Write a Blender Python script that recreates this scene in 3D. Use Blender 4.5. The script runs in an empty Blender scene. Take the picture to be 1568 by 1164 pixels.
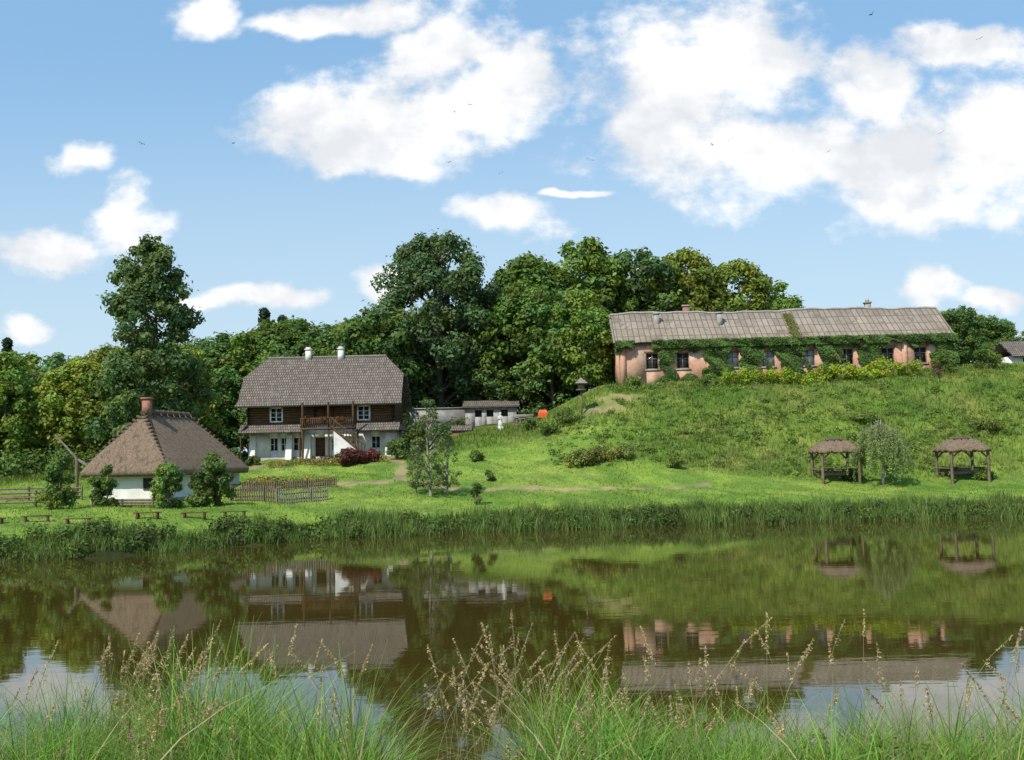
import bpy, math, numpy as np
from mathutils import Matrix, Vector
R = np.random.default_rng(7)
sc = bpy.context.scene
COL = sc.collection

# ---------------------------------------------------------------- helpers
def link(o, parent=None):
    COL.objects.link(o)
    if parent is not None: o.parent = parent
    return o
def empty(name, loc=(0,0,0)):
    e = bpy.data.objects.new(name, None); e.location = loc; e.empty_display_size = .3
    return link(e)
def mk_mesh(name, V, F, mats, col=None, mi=None, smooth=False):
    V = np.asarray(V, dtype=np.float32).reshape(-1,3); F = np.asarray(F, dtype=np.int32)
    me = bpy.data.meshes.new(name)
    me.vertices.add(len(V)); me.vertices.foreach_set('co', V.ravel())
    me.loops.add(F.size); me.loops.foreach_set('vertex_index', F.ravel())
    me.polygons.add(len(F)); me.polygons.foreach_set('loop_start', np.arange(len(F), dtype=np.int32)*F.shape[1])
    if mi is not None: me.polygons.foreach_set('material_index', np.asarray(mi, dtype=np.int32))
    for m in mats: me.materials.append(m)
    me.update(calc_edges=True)
    if smooth: me.polygons.foreach_set('use_smooth', np.ones(len(F), dtype=bool))
    if col is not None:
        c = np.ones((len(F),4), dtype=np.float32); c[:,:3] = col
        a = me.attributes.new('Col','FLOAT_COLOR','FACE'); a.data.foreach_set('color', c.ravel())
    me.validate()
    return me
def add(name, me, parent=None, loc=None):
    o = bpy.data.objects.new(name, me)
    if loc is not None: o.location = loc
    return link(o, parent)
def poly(name, V, F, mat, parent=None, thick=0):
    me = bpy.data.meshes.new(name); me.from_pydata([tuple(v) for v in V], [], F); me.materials.append(mat); me.update()
    o = add(name, me, parent)
    if thick:
        m = o.modifiers.new('s','SOLIDIFY'); m.thickness = thick; m.offset = -1
    return o
BF = np.array([[0,3,2,1],[4,5,6,7],[0,1,5,4],[1,2,6,5],[2,3,7,6],[3,0,4,7]])
def box_vf(b):
    x0,x1,y0,y1,z0,z1 = b
    return np.array([[x0,y0,z0],[x1,y0,z0],[x1,y1,z0],[x0,y1,z0],[x0,y0,z1],[x1,y0,z1],[x1,y1,z1],[x0,y1,z1]],float)
def boxes(name, bl, mats, parent=None, mi=None, bevel=0, loc=None):
    V=[];F=[];M=[]
    for i,b in enumerate(bl):
        V.append(box_vf(b)); F.append(BF+8*i); M += [0 if mi is None else mi[i]]*6
    if not isinstance(mats,(list,tuple)): mats=[mats]
    o = add(name, mk_mesh(name, np.vstack(V), np.vstack(F), mats, mi=M), parent, loc)
    if bevel:
        m=o.modifiers.new('b','BEVEL'); m.width=bevel; m.segments=1
    return o
def tube_vf(path, rad, n=7, off=0):
    path=np.asarray(path,float); V=[];F=[]
    for i,p in enumerate(path):
        a=path[max(i-1,0)]; b=path[min(i+1,len(path)-1)]; t=b-a; t/=np.linalg.norm(t)+1e-9
        s=np.cross(t,[0.3,0.9,0.1] if abs(t[1])<.9 else [1,0,0]); s/=np.linalg.norm(s); u=np.cross(t,s)
        for k in range(n):
            an=2*math.pi*k/n; V.append(p+rad[i]*(math.cos(an)*s+math.sin(an)*u))
    for i in range(len(path)-1):
        for k in range(n):
            F.append([off+i*n+k, off+i*n+(k+1)%n, off+(i+1)*n+(k+1)%n, off+(i+1)*n+k])
    return np.array(V), np.array(F)
def tubes_vf(lst, n=7):
    VV=[];FF=[];o=0
    for p,r in lst:
        v,f=tube_vf(p,r,n,o); VV.append(v); FF.append(f); o+=len(v)
    return np.vstack(VV), np.vstack(FF)
def beams(name, lst, mat, parent=None, n=4):
    V,F=tubes_vf([((p,q),(w*.71,w*.71)) for p,q,w in lst],n)
    return add(name, mk_mesh(name,V,F,[mat]), parent)

# ---------------------------------------------------------------- materials
def newmat(name):
    m=bpy.data.materials.new(name); m.use_nodes=True; nt=m.node_tree; nt.nodes.clear()
    out=nt.nodes.new('ShaderNodeOutputMaterial'); return m,nt,out
def setin(n,**k):
    for a,b in k.items(): n.inputs[a.replace('_',' ')].default_value=b
def mixc(nt,fac,a,b,bt='MIX'):
    n=nt.nodes.new('ShaderNodeMix'); n.data_type='RGBA'; n.blend_type=bt
    for i,v in ((0,fac),(6,a),(7,b)):
        if hasattr(v,'node'): nt.links.new(v,n.inputs[i])
        else: n.inputs[i].default_value = v if i==0 else (*v,1) if len(v)==3 else v
    return n.outputs[2]
def M2(nt,op,a,b=None,c=None,clamp=False):
    n=nt.nodes.new('ShaderNodeMath'); n.operation=op; n.use_clamp=clamp
    for i,v in enumerate((a,b,c)):
        if v is None: continue
        if hasattr(v,'node'): nt.links.new(v,n.inputs[i])
        else: n.inputs[i].default_value=v
    return n.outputs[0]
def noise(nt,vec,scale,detail=4,rough=.55):
    n=nt.nodes.new('ShaderNodeTexNoise'); n.inputs['Scale'].default_value=scale; n.inputs['Detail'].default_value=detail; n.inputs['Roughness'].default_value=rough
    if vec is not None: nt.links.new(vec,n.inputs['Vector'])
    return n.outputs['Fac']
def ramp(nt,fac,lo,hi):
    n=nt.nodes.new('ShaderNodeMapRange'); n.interpolation_type='SMOOTHSTEP'
    nt.links.new(fac,n.inputs[0]); n.inputs[1].default_value=lo; n.inputs[2].default_value=hi
    return n.outputs[0]
def objvec(nt,scale=(1,1,1),loc=(0,0,0)):
    g=nt.nodes.new('ShaderNodeNewGeometry'); mp=nt.nodes.new('ShaderNodeMapping')
    nt.links.new(g.outputs['Position'],mp.inputs['Vector']); mp.inputs['Scale'].default_value=scale; mp.inputs['Location'].default_value=loc
    return mp.outputs[0]
def surf(name,c1,c2,scale=3,stretch=(1,1,1),rough=.85,bump=.3,bscale=None,c3=None,dist=.03,spec=.25):
    m,nt,out=newmat(name); p=nt.nodes.new('ShaderNodeBsdfPrincipled'); nt.links.new(p.outputs[0],out.inputs[0])
    v=objvec(nt,stretch); n1=noise(nt,v,scale,6,.6)
    c=mixc(nt,ramp(nt,n1,.32,.68),c1,c2)
    if c3 is not None:
        n2=noise(nt,v,scale*.27,4,.6); c=mixc(nt,ramp(nt,n2,.5,.68),c,c3)
    nt.links.new(c,p.inputs['Base Color']); p.inputs['Roughness'].default_value=rough; p.inputs['Specular IOR Level'].default_value=spec
    if bump:
        b=nt.nodes.new('ShaderNodeBump'); b.inputs['Strength'].default_value=bump; b.inputs['Distance'].default_value=dist
        nt.links.new(noise(nt,v,bscale or scale*3,5,.6),b.inputs['Height']); nt.links.new(b.outputs[0],p.inputs['Normal'])
    return m
def brickmat(name,c1,c2,cm,bw,rh,mort,vecfun,rough=.9,c3=None,c3lo=.52,bumpd=.03,offset=.5,nscale=.6,bs=.5):
    m,nt,out=newmat(name); p=nt.nodes.new('ShaderNodeBsdfPrincipled'); nt.links.new(p.outputs[0],out.inputs[0])
    v=vecfun(nt)
    b=nt.nodes.new('ShaderNodeTexBrick'); nt.links.new(v,b.inputs['Vector']); b.offset=offset
    b.inputs['Color1'].default_value=(*c1,1); b.inputs['Color2'].default_value=(*c2,1); b.inputs['Mortar'].default_value=(*cm,1)
    b.inputs['Scale'].default_value=1; b.inputs['Brick Width'].default_value=bw; b.inputs['Row Height'].default_value=rh; b.inputs['Mortar Size'].default_value=mort
    g=objvec(nt); c=b.outputs['Color']
    nv=noise(nt,g,2.2,5,.65); c=mixc(nt,1.0,c,mixc(nt,nv,(.55,.55,.55),(1.4,1.36,1.3)),'MULTIPLY')
    if c3 is not None: c=mixc(nt,ramp(nt,noise(nt,g,nscale,5,.65),c3lo,c3lo+.1),c,c3)
    nt.links.new(c,p.inputs['Base Color']); p.inputs['Roughness'].default_value=rough; p.inputs['Specular IOR Level'].default_value=.15
    bp=nt.nodes.new('ShaderNodeBump'); bp.inputs['Strength'].default_value=bs; bp.inputs['Distance'].default_value=bumpd
    nt.links.new(M2(nt,'SUBTRACT',nv,b.outputs['Fac']),bp.inputs['Height']); nt.links.new(bp.outputs[0],p.inputs['Normal'])
    return m
def vec_xz(nt):
    g=nt.nodes.new('ShaderNodeNewGeometry'); s=nt.nodes.new('ShaderNodeSeparateXYZ'); c=nt.nodes.new('ShaderNodeCombineXYZ')
    nt.links.new(g.outputs['Position'],s.inputs[0]); nt.links.new(M2(nt,'ADD',s.outputs[0],M2(nt,'MULTIPLY',s.outputs[1],.6)),c.inputs[0]); nt.links.new(s.outputs[2],c.inputs[1]); return c.outputs[0]
def vec_roof(nt):
    g=nt.nodes.new('ShaderNodeNewGeometry'); s=nt.nodes.new('ShaderNodeSeparateXYZ'); c=nt.nodes.new('ShaderNodeCombineXYZ')
    nt.links.new(g.outputs['Position'],s.inputs[0]); nt.links.new(s.outputs[0],c.inputs[0]); nt.links.new(M2(nt,'MULTIPLY',s.outputs[2],1.4),c.inputs[1]); return c.outputs[0]
def leafmat(name,trans=.3,rough=.6,rnd=.35):
    m,nt,out=newmat(name)
    a=nt.nodes.new('ShaderNodeAttribute'); a.attribute_name='Col'
    oi=nt.nodes.new('ShaderNodeObjectInfo'); k=M2(nt,'ADD',M2(nt,'MULTIPLY',oi.outputs['Random'],rnd),1-rnd*.5)
    sc_=nt.nodes.new('ShaderNodeVectorMath'); sc_.operation='SCALE'; nt.links.new(a.outputs['Color'],sc_.inputs[0]); nt.links.new(k,sc_.inputs['Scale'])
    p=nt.nodes.new('ShaderNodeBsdfPrincipled'); nt.links.new(sc_.outputs[0],p.inputs['Base Color']); p.inputs['Roughness'].default_value=rough; p.inputs['Specular IOR Level'].default_value=.25
    t=nt.nodes.new('ShaderNodeBsdfTranslucent'); nt.links.new(mixc(nt,1.0,sc_.outputs[0],(1.45,1.45,.55),'MULTIPLY'),t.inputs[0])
    mx=nt.nodes.new('ShaderNodeMixShader'); mx.inputs[0].default_value=trans
    nt.links.new(p.outputs[0],mx.inputs[1]); nt.links.new(t.outputs[0],mx.inputs[2]); nt.links.new(mx.outputs[0],out.inputs[0])
    return m
LEAF=leafmat('foliage',.3); GRASS=leafmat('grass_blades',.3,.55,0)
BARK=surf('bark',(.10,.08,.06),(.2,.17,.13),6,(1,1,.25),bump=.6)
BIRCHBARK=surf('pale_bark',(.16,.14,.11),(.35,.33,.28),5,(1,1,.5))
WOOD=surf('weathered_wood',(.12,.09,.06),(.23,.18,.13),8,(1,1,.4),bump=.4)
DWOOD=surf('dark_log',(.06,.034,.02),(.15,.085,.045),5,(.3,1,3),bump=.4)
RWOOD=surf('reddish_wood',(.11,.045,.025),(.16,.07,.04),5,bump=.2)
GWOOD=surf('grey_wood',(.15,.135,.11),(.27,.245,.205),8,(1,1,.5),bump=.4)
WHITE=surf('limewash_plaster',(.66,.65,.62),(.8,.79,.76),1.5,bump=.15,c3=(.55,.53,.49))
WFRAME=surf('white_paint',(.72,.72,.7),(.8,.8,.78),5,bump=0)
CONC=surf('old_concrete',(.2,.195,.18),(.32,.31,.28),1.2,bump=.3,c3=(.11,.12,.09))
CEMENT=surf('cement_render',(.26,.25,.23),(.38,.36,.33),2,bump=.2)
DARK=surf('dark_interior',(.012,.012,.012),(.025,.022,.02),2,bump=0)
THATCH=surf('reed_thatch',(.16,.11,.078),(.33,.24,.165),7,(2.2,2.2,.35),rough=.95,bump=1,bscale=18,c3=(.13,.10,.07),dist=.09)
THATCHD=surf('reed_thatch_ridge',(.07,.05,.038),(.16,.12,.085),6,(2,2,1),rough=.95,bump=.9,dist=.06)
ORANGE=surf('orange_tarp',(.55,.08,.03),(.65,.13,.05),2,bump=.1)
REDBRICK=surf('chimney_brick',(.26,.12,.085),(.36,.17,.12),5)
GLASSM,nt,out=newmat('window_glass'); p=nt.nodes.new('ShaderNodeBsdfPrincipled'); nt.links.new(p.outputs[0],out.inputs[0]); setin(p,Base_Color=(.03,.035,.04,1),Roughness=.08)
PANE=surf('grey_pane',(.3,.33,.36),(.45,.48,.5),2,rough=.3,bump=0)
SHING=brickmat('shingle_roof',(.15,.13,.115),(.235,.205,.18),(.06,.052,.046),.22,.36,.035,vec_roof,c3=(.17,.165,.13),c3lo=.62,offset=.4)
ASB=brickmat('fibre_cement_roof',(.235,.20,.165),(.315,.27,.225),(.13,.11,.09),.55,1.25,.045,vec_roof,c3=(.17,.14,.11),c3lo=.54,offset=0,nscale=.6)
BRICK=brickmat('old_brick_wall',(.54,.235,.15),(.62,.33,.22),(.52,.42,.33),.26,.085,.012,vec_xz,c3=(.58,.42,.31),c3lo=.52,nscale=.7)

# ---------------------------------------------------------------- terrain
NEAR=[(-60,3.2),(0,3.0),(6,1.9),(10,1.0),(13,.35),(14.5,0),(17,-1.2)]
def prof(shore,pts): return NEAR+[(shore-3,-1.2),(shore,0)]+pts
ST=[(-125,[(-60,3),(14,2.5),(20,2.2),(60,2),(200,6),(1500,8)]),
 (-60,prof(52,[(55,1.4),(75,2.3),(110,3.5),(200,6),(1500,8)])),
 (-30,prof(49.5,[(51.5,1.2),(57,1.6),(72,2.1),(90,3.4),(110,5),(200,8),(1500,8)])),
 (-22,prof(52,[(54,1.1),(60,1.6),(72,2.1),(86,3.5),(93,4.6),(104,5),(200,9),(1500,9)])),
 (-16,prof(57,[(59,1.0),(63,1.5),(72,2.1),(86,3.6),(93,4.7),(104,5.2),(200,9),(1500,9)])),
 (-10,prof(61.5,[(63.3,.9),(72,2.0),(86,3.9),(93,4.8),(106,6.4),(112,8.5),(200,11),(1500,10)])),
 (0,prof(64.5,[(66.3,.8),(75,2.0),(90,5.2),(100,7.4),(112,8.6),(200,13),(1500,10)])),
 (10,prof(65.4,[(67.2,.8),(78,2.1),(90,6.2),(98,10.0),(101.5,11.35),(115,11.6),(200,15),(1500,10)])),
 (25,prof(66,[(68,.8),(78,1.6),(83,2.2),(90,6.2),(98,10.7),(101.5,11.5),(115,11.8),(200,16),(1500,10)])),
 (45,prof(66,[(68,.8),(77,1.4),(82,2.0),(90,6.8),(97,11.0),(101,12.2),(115,13.4),(200,17),(1500,10)])),
 (80,prof(66,[(68,1.0),(77,2.5),(90,9),(100,14),(115,15),(200,17),(1500,10)])),
 (125,[(-60,3),(14,2.5),(20,2.2),(60,2.5),(100,14),(200,17),(1500,10)])]
SX=np.array([s[0] for s in ST],float)
def H(x,y):
    x=np.asarray(x,float); y=np.asarray(y,float); x,y=np.broadcast_arrays(x,y)
    Z=np.stack([np.interp(y,[q[0] for q in s[1]],[q[1] for q in s[1]]) for s in ST])
    xc=np.clip(x,SX[0],SX[-1]-1e-3); i=np.clip(np.searchsorted(SX,xc,side='right')-1,0,len(SX)-2)
    t=(xc-SX[i])/(SX[i+1]-SX[i]); t=t*t*(3-2*t)
    z=np.take_along_axis(Z,i[None],0)[0]*(1-t)+np.take_along_axis(Z,(i+1)[None],0)[0]*t
    n=.5*np.sin(x*.9+1.3*np.sin(y*.35))+.5*np.sin(y*.8+1.1*np.sin(x*.5))+.4*np.sin(x*2.1+y*1.7)
    amp=.10*np.clip((z-.6)/2,0,1)+.05*np.clip((np.abs(z)),0,1)
    return z+n*amp
def h(x,y): return float(H(x,y))
def shore(x): return np.interp(x,[-60,-30,-22,-16,-10,0,10,25,80],[52,49.5,52,57,61.5,64.5,65.4,66,66])
xs=np.concatenate([[-1200,-700,-400,-250,-170,-130,-110,-95,-85],np.arange(-76,76.1,.6),[85,95,110,130,170,250,400,700,1200]])
ys=np.concatenate([[-60,-30,-12,-4],np.arange(0,122,.6),[125,130,140,155,180,220,300,450,700,1100,1500]])
GX,GY=np.meshgrid(xs,ys); GZ=H(GX,GY)
nx,ny=len(xs),len(ys)
idx=np.arange(nx*ny).reshape(ny,nx)
Fg=np.stack([idx[:-1,:-1],idx[:-1,1:],idx[1:,1:],idx[1:,:-1]],-1).reshape(-1,4)
fx=(GX[:-1,:-1]+GX[1:,1:]).ravel()/2; fy=(GY[:-1,:-1]+GY[1:,1:]).ravel()/2
PATHS=[([(-11,93.5),(-9.2,87),(-8.7,79),(-4,75.8),(5,76.5),(14,78)],.4),([(-24,90.5),(-17,91.6),(-11,92.6)],.8),([(-8.7,79),(-14,77.5),(-18,78)],.5)]
def segdist(x,y,pl):
    d=np.full(np.shape(x),1e9)
    for (a,b),(c,e) in zip(pl[:-1],pl[1:]):
        L=(c-a)**2+(e-b)**2; t=np.clip(((x-a)*(c-a)+(y-b)*(e-b))/L,0,1)
        d=np.minimum(d,np.hypot(x-a-t*(c-a),y-b-t*(e-b)))
    return d
SOIL=[(7.6,95.6,2.4,.9),(10.2,97.6,2.0,.7),(36,99.4,2.2,.5)]
def soilmask(x,y):
    m=np.zeros(np.shape(x))
    for a,b,c,d in SOIL: m=np.maximum(m,.65*np.clip(1.5-np.hypot((x-a)/c,(y-b)/d)-.35*np.sin(x*3.1+y*2.3),0,1))
    for pl,w in PATHS: m=np.maximum(m,.85*np.clip(1.6-segdist(x,y,pl)/w-.3*np.sin(x*2.3)*np.sin(y*1.9),0,1))
    return m
def lawn(x,y):
    return np.clip((np.clip((14-x)/8,0,1))*(np.clip((95-y)/4,0,1))+np.clip((x-8)/4,0,1)*np.clip((84-y)/3,0,1),0,1)
def gcol(x,y):
    n=.5+.25*np.sin(x*.31+1.7*np.sin(y*.17))+.25*np.sin(y*.4+x*.13)
    d=np.clip(.5+.55*np.sin(x*.37+2.1*np.sin(y*.23+x*.09))*np.sin(y*.55+1.5*np.sin(x*.21))+.35*np.sin(x*1.3+y*.9)*np.sin(y*1.1-x*.4)-.3,0,1)[...,None]
    l=lawn(x,y)[...,None]; n=n[...,None]
    rough_=np.array([.088,.158,.026])*(1-n)+np.array([.135,.205,.036])*n
    rough_=rough_*(1-.5*d)+np.array([.20,.195,.065])*.5*d
    lw=np.array([.125,.225,.034])*(1-n)+np.array([.18,.275,.048])*n
    lw=lw*(1-.25*d)+np.array([.24,.26,.08])*.25*d
    return rough_*(1-l)+lw*l
gc=gcol(fx,fy); sm=soilmask(fx,fy)[:,None]; gc=gc*(1-sm)+np.array([.28,.22,.14])*sm
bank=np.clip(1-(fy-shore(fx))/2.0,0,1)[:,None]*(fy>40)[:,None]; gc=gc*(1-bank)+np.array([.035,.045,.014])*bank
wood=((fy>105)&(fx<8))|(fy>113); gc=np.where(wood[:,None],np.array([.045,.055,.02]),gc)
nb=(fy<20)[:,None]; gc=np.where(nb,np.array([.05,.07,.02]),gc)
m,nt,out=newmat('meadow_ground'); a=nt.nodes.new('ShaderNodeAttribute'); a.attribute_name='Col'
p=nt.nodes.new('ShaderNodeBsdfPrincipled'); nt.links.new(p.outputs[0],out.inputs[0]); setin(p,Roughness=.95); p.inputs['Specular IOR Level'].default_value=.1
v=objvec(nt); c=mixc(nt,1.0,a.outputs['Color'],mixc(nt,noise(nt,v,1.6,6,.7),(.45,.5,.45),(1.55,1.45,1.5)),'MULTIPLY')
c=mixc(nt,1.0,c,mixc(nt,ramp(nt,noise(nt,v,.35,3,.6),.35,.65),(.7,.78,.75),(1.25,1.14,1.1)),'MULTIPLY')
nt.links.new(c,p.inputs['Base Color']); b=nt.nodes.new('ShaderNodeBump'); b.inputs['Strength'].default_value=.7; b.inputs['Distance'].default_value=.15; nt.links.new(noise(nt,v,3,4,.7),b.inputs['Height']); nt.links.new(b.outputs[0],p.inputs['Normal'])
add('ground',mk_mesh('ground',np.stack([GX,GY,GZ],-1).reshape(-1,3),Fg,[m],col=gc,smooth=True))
# water
m,nt,out=newmat('pond_water'); p=nt.nodes.new('ShaderNodeBsdfPrincipled'); nt.links.new(p.outputs[0],out.inputs[0])
setin(p,Base_Color=(.050,.036,.007,1),Roughness=.02,IOR=1.68)
v=objvec(nt,(.5,1.5,1)); b=nt.nodes.new('ShaderNodeBump'); b.inputs['Strength'].default_value=.06; b.inputs['Distance'].default_value=.03
nt.links.new(noise(nt,v,1.5,3,.5),b.inputs['Height']); nt.links.new(b.outputs[0],p.inputs['Normal'])
poly('pond_water',[(-124,8,0),(124,8,0),(124,72,0),(-124,72,0)],[(0,1,2,3)],m)

# ---------------------------------------------------------------- foliage generators
def unit(n,rng):
    v=rng.normal(size=(n,3)); return v/np.linalg.norm(v,axis=1,keepdims=True)
def leaf_quads(C,Nn,S,rng,asp=.6):
    n=len(C); Nn=Nn/np.linalg.norm(Nn,axis=1,keepdims=True)
    r=unit(n,rng); T=np.cross(Nn,r); T/=np.linalg.norm(T,axis=1,keepdims=True)+1e-9; B=np.cross(Nn,T)
    S=S[:,None]; T=T*S; B=B*S*asp
    V=np.stack([C-T,C+B-.1*T+Nn*S*.12,C+T,C-B-.1*T+Nn*S*.12],1).reshape(-1,3)
    return V,np.arange(4*n).reshape(-1,4)
def lobes_leaves(lobes,per,size,base,rng,lobevar=.3,leafvar=.25,up=.35,shell=.45,zs=.85,rag=.0):
    C=[];NN=[];K=[]; mr=np.mean([q[3] for q in lobes])
    for L in lobes:
        x,y,z,r=L[:4]; k=max(8,int(per*(r/mr)**2))
        d=unit(k,rng); f=1+.28*np.sin(d[:,0]*5+x)*np.sin(d[:,2]*5+z)
        rad=r*(shell+(1.08-shell)*rng.random(k)**.6)*f
        if rag: rad*=np.where(rng.random(k)<.18,1+rag*rng.random(k),1)
        c=np.stack([x+d[:,0]*rad,y+d[:,1]*rad,z+d[:,2]*rad*zs],1)
        C.append(c); NN.append(d*.8+unit(k,rng)*.6+np.array([0,0,up]))
        lv=1+lobevar*(rng.random()*2-1); hue=rng.random()*.36-.1
        kk=np.array(base)*lv*np.array([1+hue,1,1-.5*hue])
        K.append(kk[None]*(1+leafvar*(rng.random((k,1))*2-1)))
    C=np.vstack(C);NN=np.vstack(NN);K=np.vstack(K)
    V,F=leaf_quads(C,NN,size*(.6+.8*rng.random(len(C))),rng)
    return V,F,np.clip(K,0.004,1)
def crown_lobes(n,Rr,z0,z1,rng,profile,lr=(.2,.36),inner=.35):
    L=[]
    for i in range(n):
        t=rng.random(); pr=profile(t); a=rng.random()*2*math.pi; q=inner+(1-inner)*math.sqrt(rng.random())
        r=Rr*rng.uniform(*lr)*(.55+.45*pr); rr=max(0,pr*Rr*(1+.13*math.sin(3*a+7*t))-r*.6)*q
        L.append((rr*math.cos(a),rr*math.sin(a),z0+(z1-z0)*t,r))
    return L
def tree_mesh(name,Ht,Rr,zb,nl,per,size,base,rng,profile,lr=(.2,.36),trunk=.3,bark=BARK,limbs=14,inner=.45,**kw):
    L=crown_lobes(nl,Rr,zb+Rr*.12,Ht-Rr*.2,rng,profile,lr,inner)
    kw.setdefault('rag',.45)
    V,F,K=lobes_leaves(L,per,size,base,rng,**kw)
    tr=[]; bx=rng.normal(0,.02*Ht,2)
    pts=[(0,0,-.4),(0,0,zb*.5),(bx[0]*.4,bx[1]*.4,zb+(Ht-zb)*.2),(bx[0],bx[1],zb+(Ht-zb)*.55),(bx[0],bx[1],Ht*.93)]
    tr.append((pts,[trunk*1.25,trunk,trunk*.75,trunk*.45,trunk*.1]))
    for i in rng.permutation(len(L))[:limbs]:
        x,y,z,r=L[i]; zs_=max(zb*.75,z-np.hypot(x,y)*.8-.5)
        s=np.array([0,0,zs_]); e=np.array([x,y,z]); mid=(s+e)/2+np.array([0,0,-.08*np.hypot(x,y)])
        tr.append(([s,mid,e],[trunk*.42,trunk*.25,trunk*.08]))
    TV,TF=tubes_vf(tr,6)
    VV=np.vstack([V,TV]); FF=np.vstack([F,TF+len(V)]); CC=np.vstack([K,np.tile([.1,.08,.06],(len(TF),1))])
    return mk_mesh(name,VV,FF,[LEAF,bark],col=CC,mi=[0]*len(F)+[1]*len(TF))
round_p=lambda t: math.sqrt(max(0,1-(2*t*.93-.86)**2))**.8
egg_p=lambda t: (.7+.7*t) if t<.43 else math.sqrt(max(0,1-((t-.42)/.6)**2))
cone_p=lambda t: 1.02-t*.95
def place(name,me,x,y,s=1,rot=None,parent=None,dz=0,sz=None):
    o=add(name,me,parent); o.location=(x,y,h(x,y)+dz); o.rotation_euler=(0,0,R.random()*6.28 if rot is None else rot)
    o.scale=(s,s,s if sz is None else sz); return o
FV=[]
bases=[(.108,.195,.036),(.135,.225,.040),(.088,.165,.042),(.175,.240,.042),(.108,.190,.060)]
for i,bc in enumerate(bases):
    FV.append(tree_mesh('forest_tree_%d'%i,16,5.4,1.0,120,100,.27,bc,R,egg_p if i%2 else round_p,lr=(.13,.27),trunk=.28,limbs=8,lobevar=.3))
SPR=tree_mesh('spruce',16,3.0,1.0,90,150,.26,(.035,.07,.035),R,cone_p,lr=(.16,.26),trunk=.2,limbs=0)
forest=empty('distant_forest')
ska=[-.9,-.49,-.396,-.289,-.239,-.189,-.139,-.06,.012,.075,.137,.169,.21,.258,.30,.34,.433,.46,.492,.9]
skb=[.118,.118,.119,.134,.142,.150,.142,.16,.186,.194,.187,.187,.168,.142,.125,.120,.136,.130,.122,.118]
def blocked(x,y): return (8<x<46 and y<114) or (-27<x<-5 and y<105) or (-14<x<6 and y<113.5)
for Y0,fac,dx in ((105,.96,5.2),(113,.62,6.2),(121,.80,6.0),(131,.97,4.8),(146,.97,7.5)):
    x=-Y0*.62
    while x<Y0*.62:
        xx=x+R.uniform(-1.6,1.6); yy=Y0+R.uniform(-3,3); a_=xx/yy
        x+=dx
        if blocked(xx,yy): continue
        if Y0==105 and a_>-.30: continue
        top=4.5+yy*np.interp(a_,ska,skb)*fac*R.uniform(.91,1.04)
        if Y0==113 and a_<-.25: continue
        if a_>.25 and Y0<125: top=min(4.5+yy*np.interp(a_,ska,skb),4.5+yy*.132)
        if .47<a_<.53 and yy<125: continue
        ht=max(5,top-h(xx,yy)); s=ht/16
        vi=R.integers(0,5) if a_<.13 or a_>.27 else R.choice([1,3,3])
        place('forest_tree',FV[vi],xx,yy,s*R.uniform(.95,1.2) if ht>9 else s*1.35,parent=forest,sz=s)
for x,y,t in ((-35.5,150,26.3),(-33,150,25.2),(-80,165,24.8)):
    s=(t*1.04-h(x,y))/16; place('spruce_tree',SPR,x,y,s,parent=forest)
US=[]
for x in np.arange(-75,70,1.3):
    for yb in (0,1):
        y=(99 if x<-27 else 107 if x<-9 else 113 if x<9 else 116)+yb*4+R.uniform(-1,1)
        if blocked(x,y) and not(-9>x>-27): continue
        r=R.uniform(1.1,2.0); US.append((x,y,h(x,y)+r*.7,r))
for i in range(20):
    x=R.choice([R.uniform(-9,-5),R.uniform(.5,5)]); y=R.uniform(104.5,108.2); r=R.uniform(.6,1.1); US.append((x,y,h(x,y)+r*.5,r))
V,F,K=lobes_leaves(US,150,.18,(.08,.14,.032),R,lobevar=.4,rag=.4)
add('forest_undergrowth',mk_mesh('forest_undergrowth',V,F,[LEAF],col=K))

# named trees
ash=tree_mesh('ash',21.5,7.3,2.2,230,165,.21,(.095,.165,.064),R,lambda t:(.72+.6*t) if t<.45 else math.sqrt(max(0,1-((t-.45)/.6)**2)),lr=(.10,.21),trunk=.5,limbs=30,lobevar=.25,rag=.6)
place('ash_tree',ash,-7.9,115,rot=.4)
place('ash_tree',FV[2],-13.8,111,s=.95)
place('linden_tree',FV[0],2.0,119,s=1.12,sz=1.18)
place('linden_tree',FV[1],8.5,121,s=1.12,sz=1.16)
place('linden_tree',FV[4],14.5,122,s=1.1,sz=1.12)
place('linden_tree',FV[3],21.0,124,s=1.05,sz=1.08)
place('linden_tree',FV[3],27.5,126,s=1.0,sz=.98)
place('linden_tree',FV[1],32.0,127,s=.9,sz=.8)
place('maple_tree',FV[1],7.4,107.5,s=.66,sz=.70)
place('maple_tree',FV[2],4.3,110.5,s=.85,sz=.85)
place('maple_tree',FV[0],1.0,113,s=.85,sz=.95)
place('maple_tree',FV[2],48.5,112,s=.42,sz=.42)
def pop_p(t):
    return float(np.interp(t,[0,.12,.38,.50,.58,.70,.82,.93,1.0],[.78,.95,1.0,.74,.72,.80,.66,.40,.15]))
popm=tree_mesh('poplar',22.4,4.9,.8,210,150,.19,(.115,.195,.066),R,pop_p,lr=(.12,.22),trunk=.3,limbs=26,lobevar=.25,rag=.7,inner=.3)
place('poplar_tree',popm,-32.3,93.5,rot=1)
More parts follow.
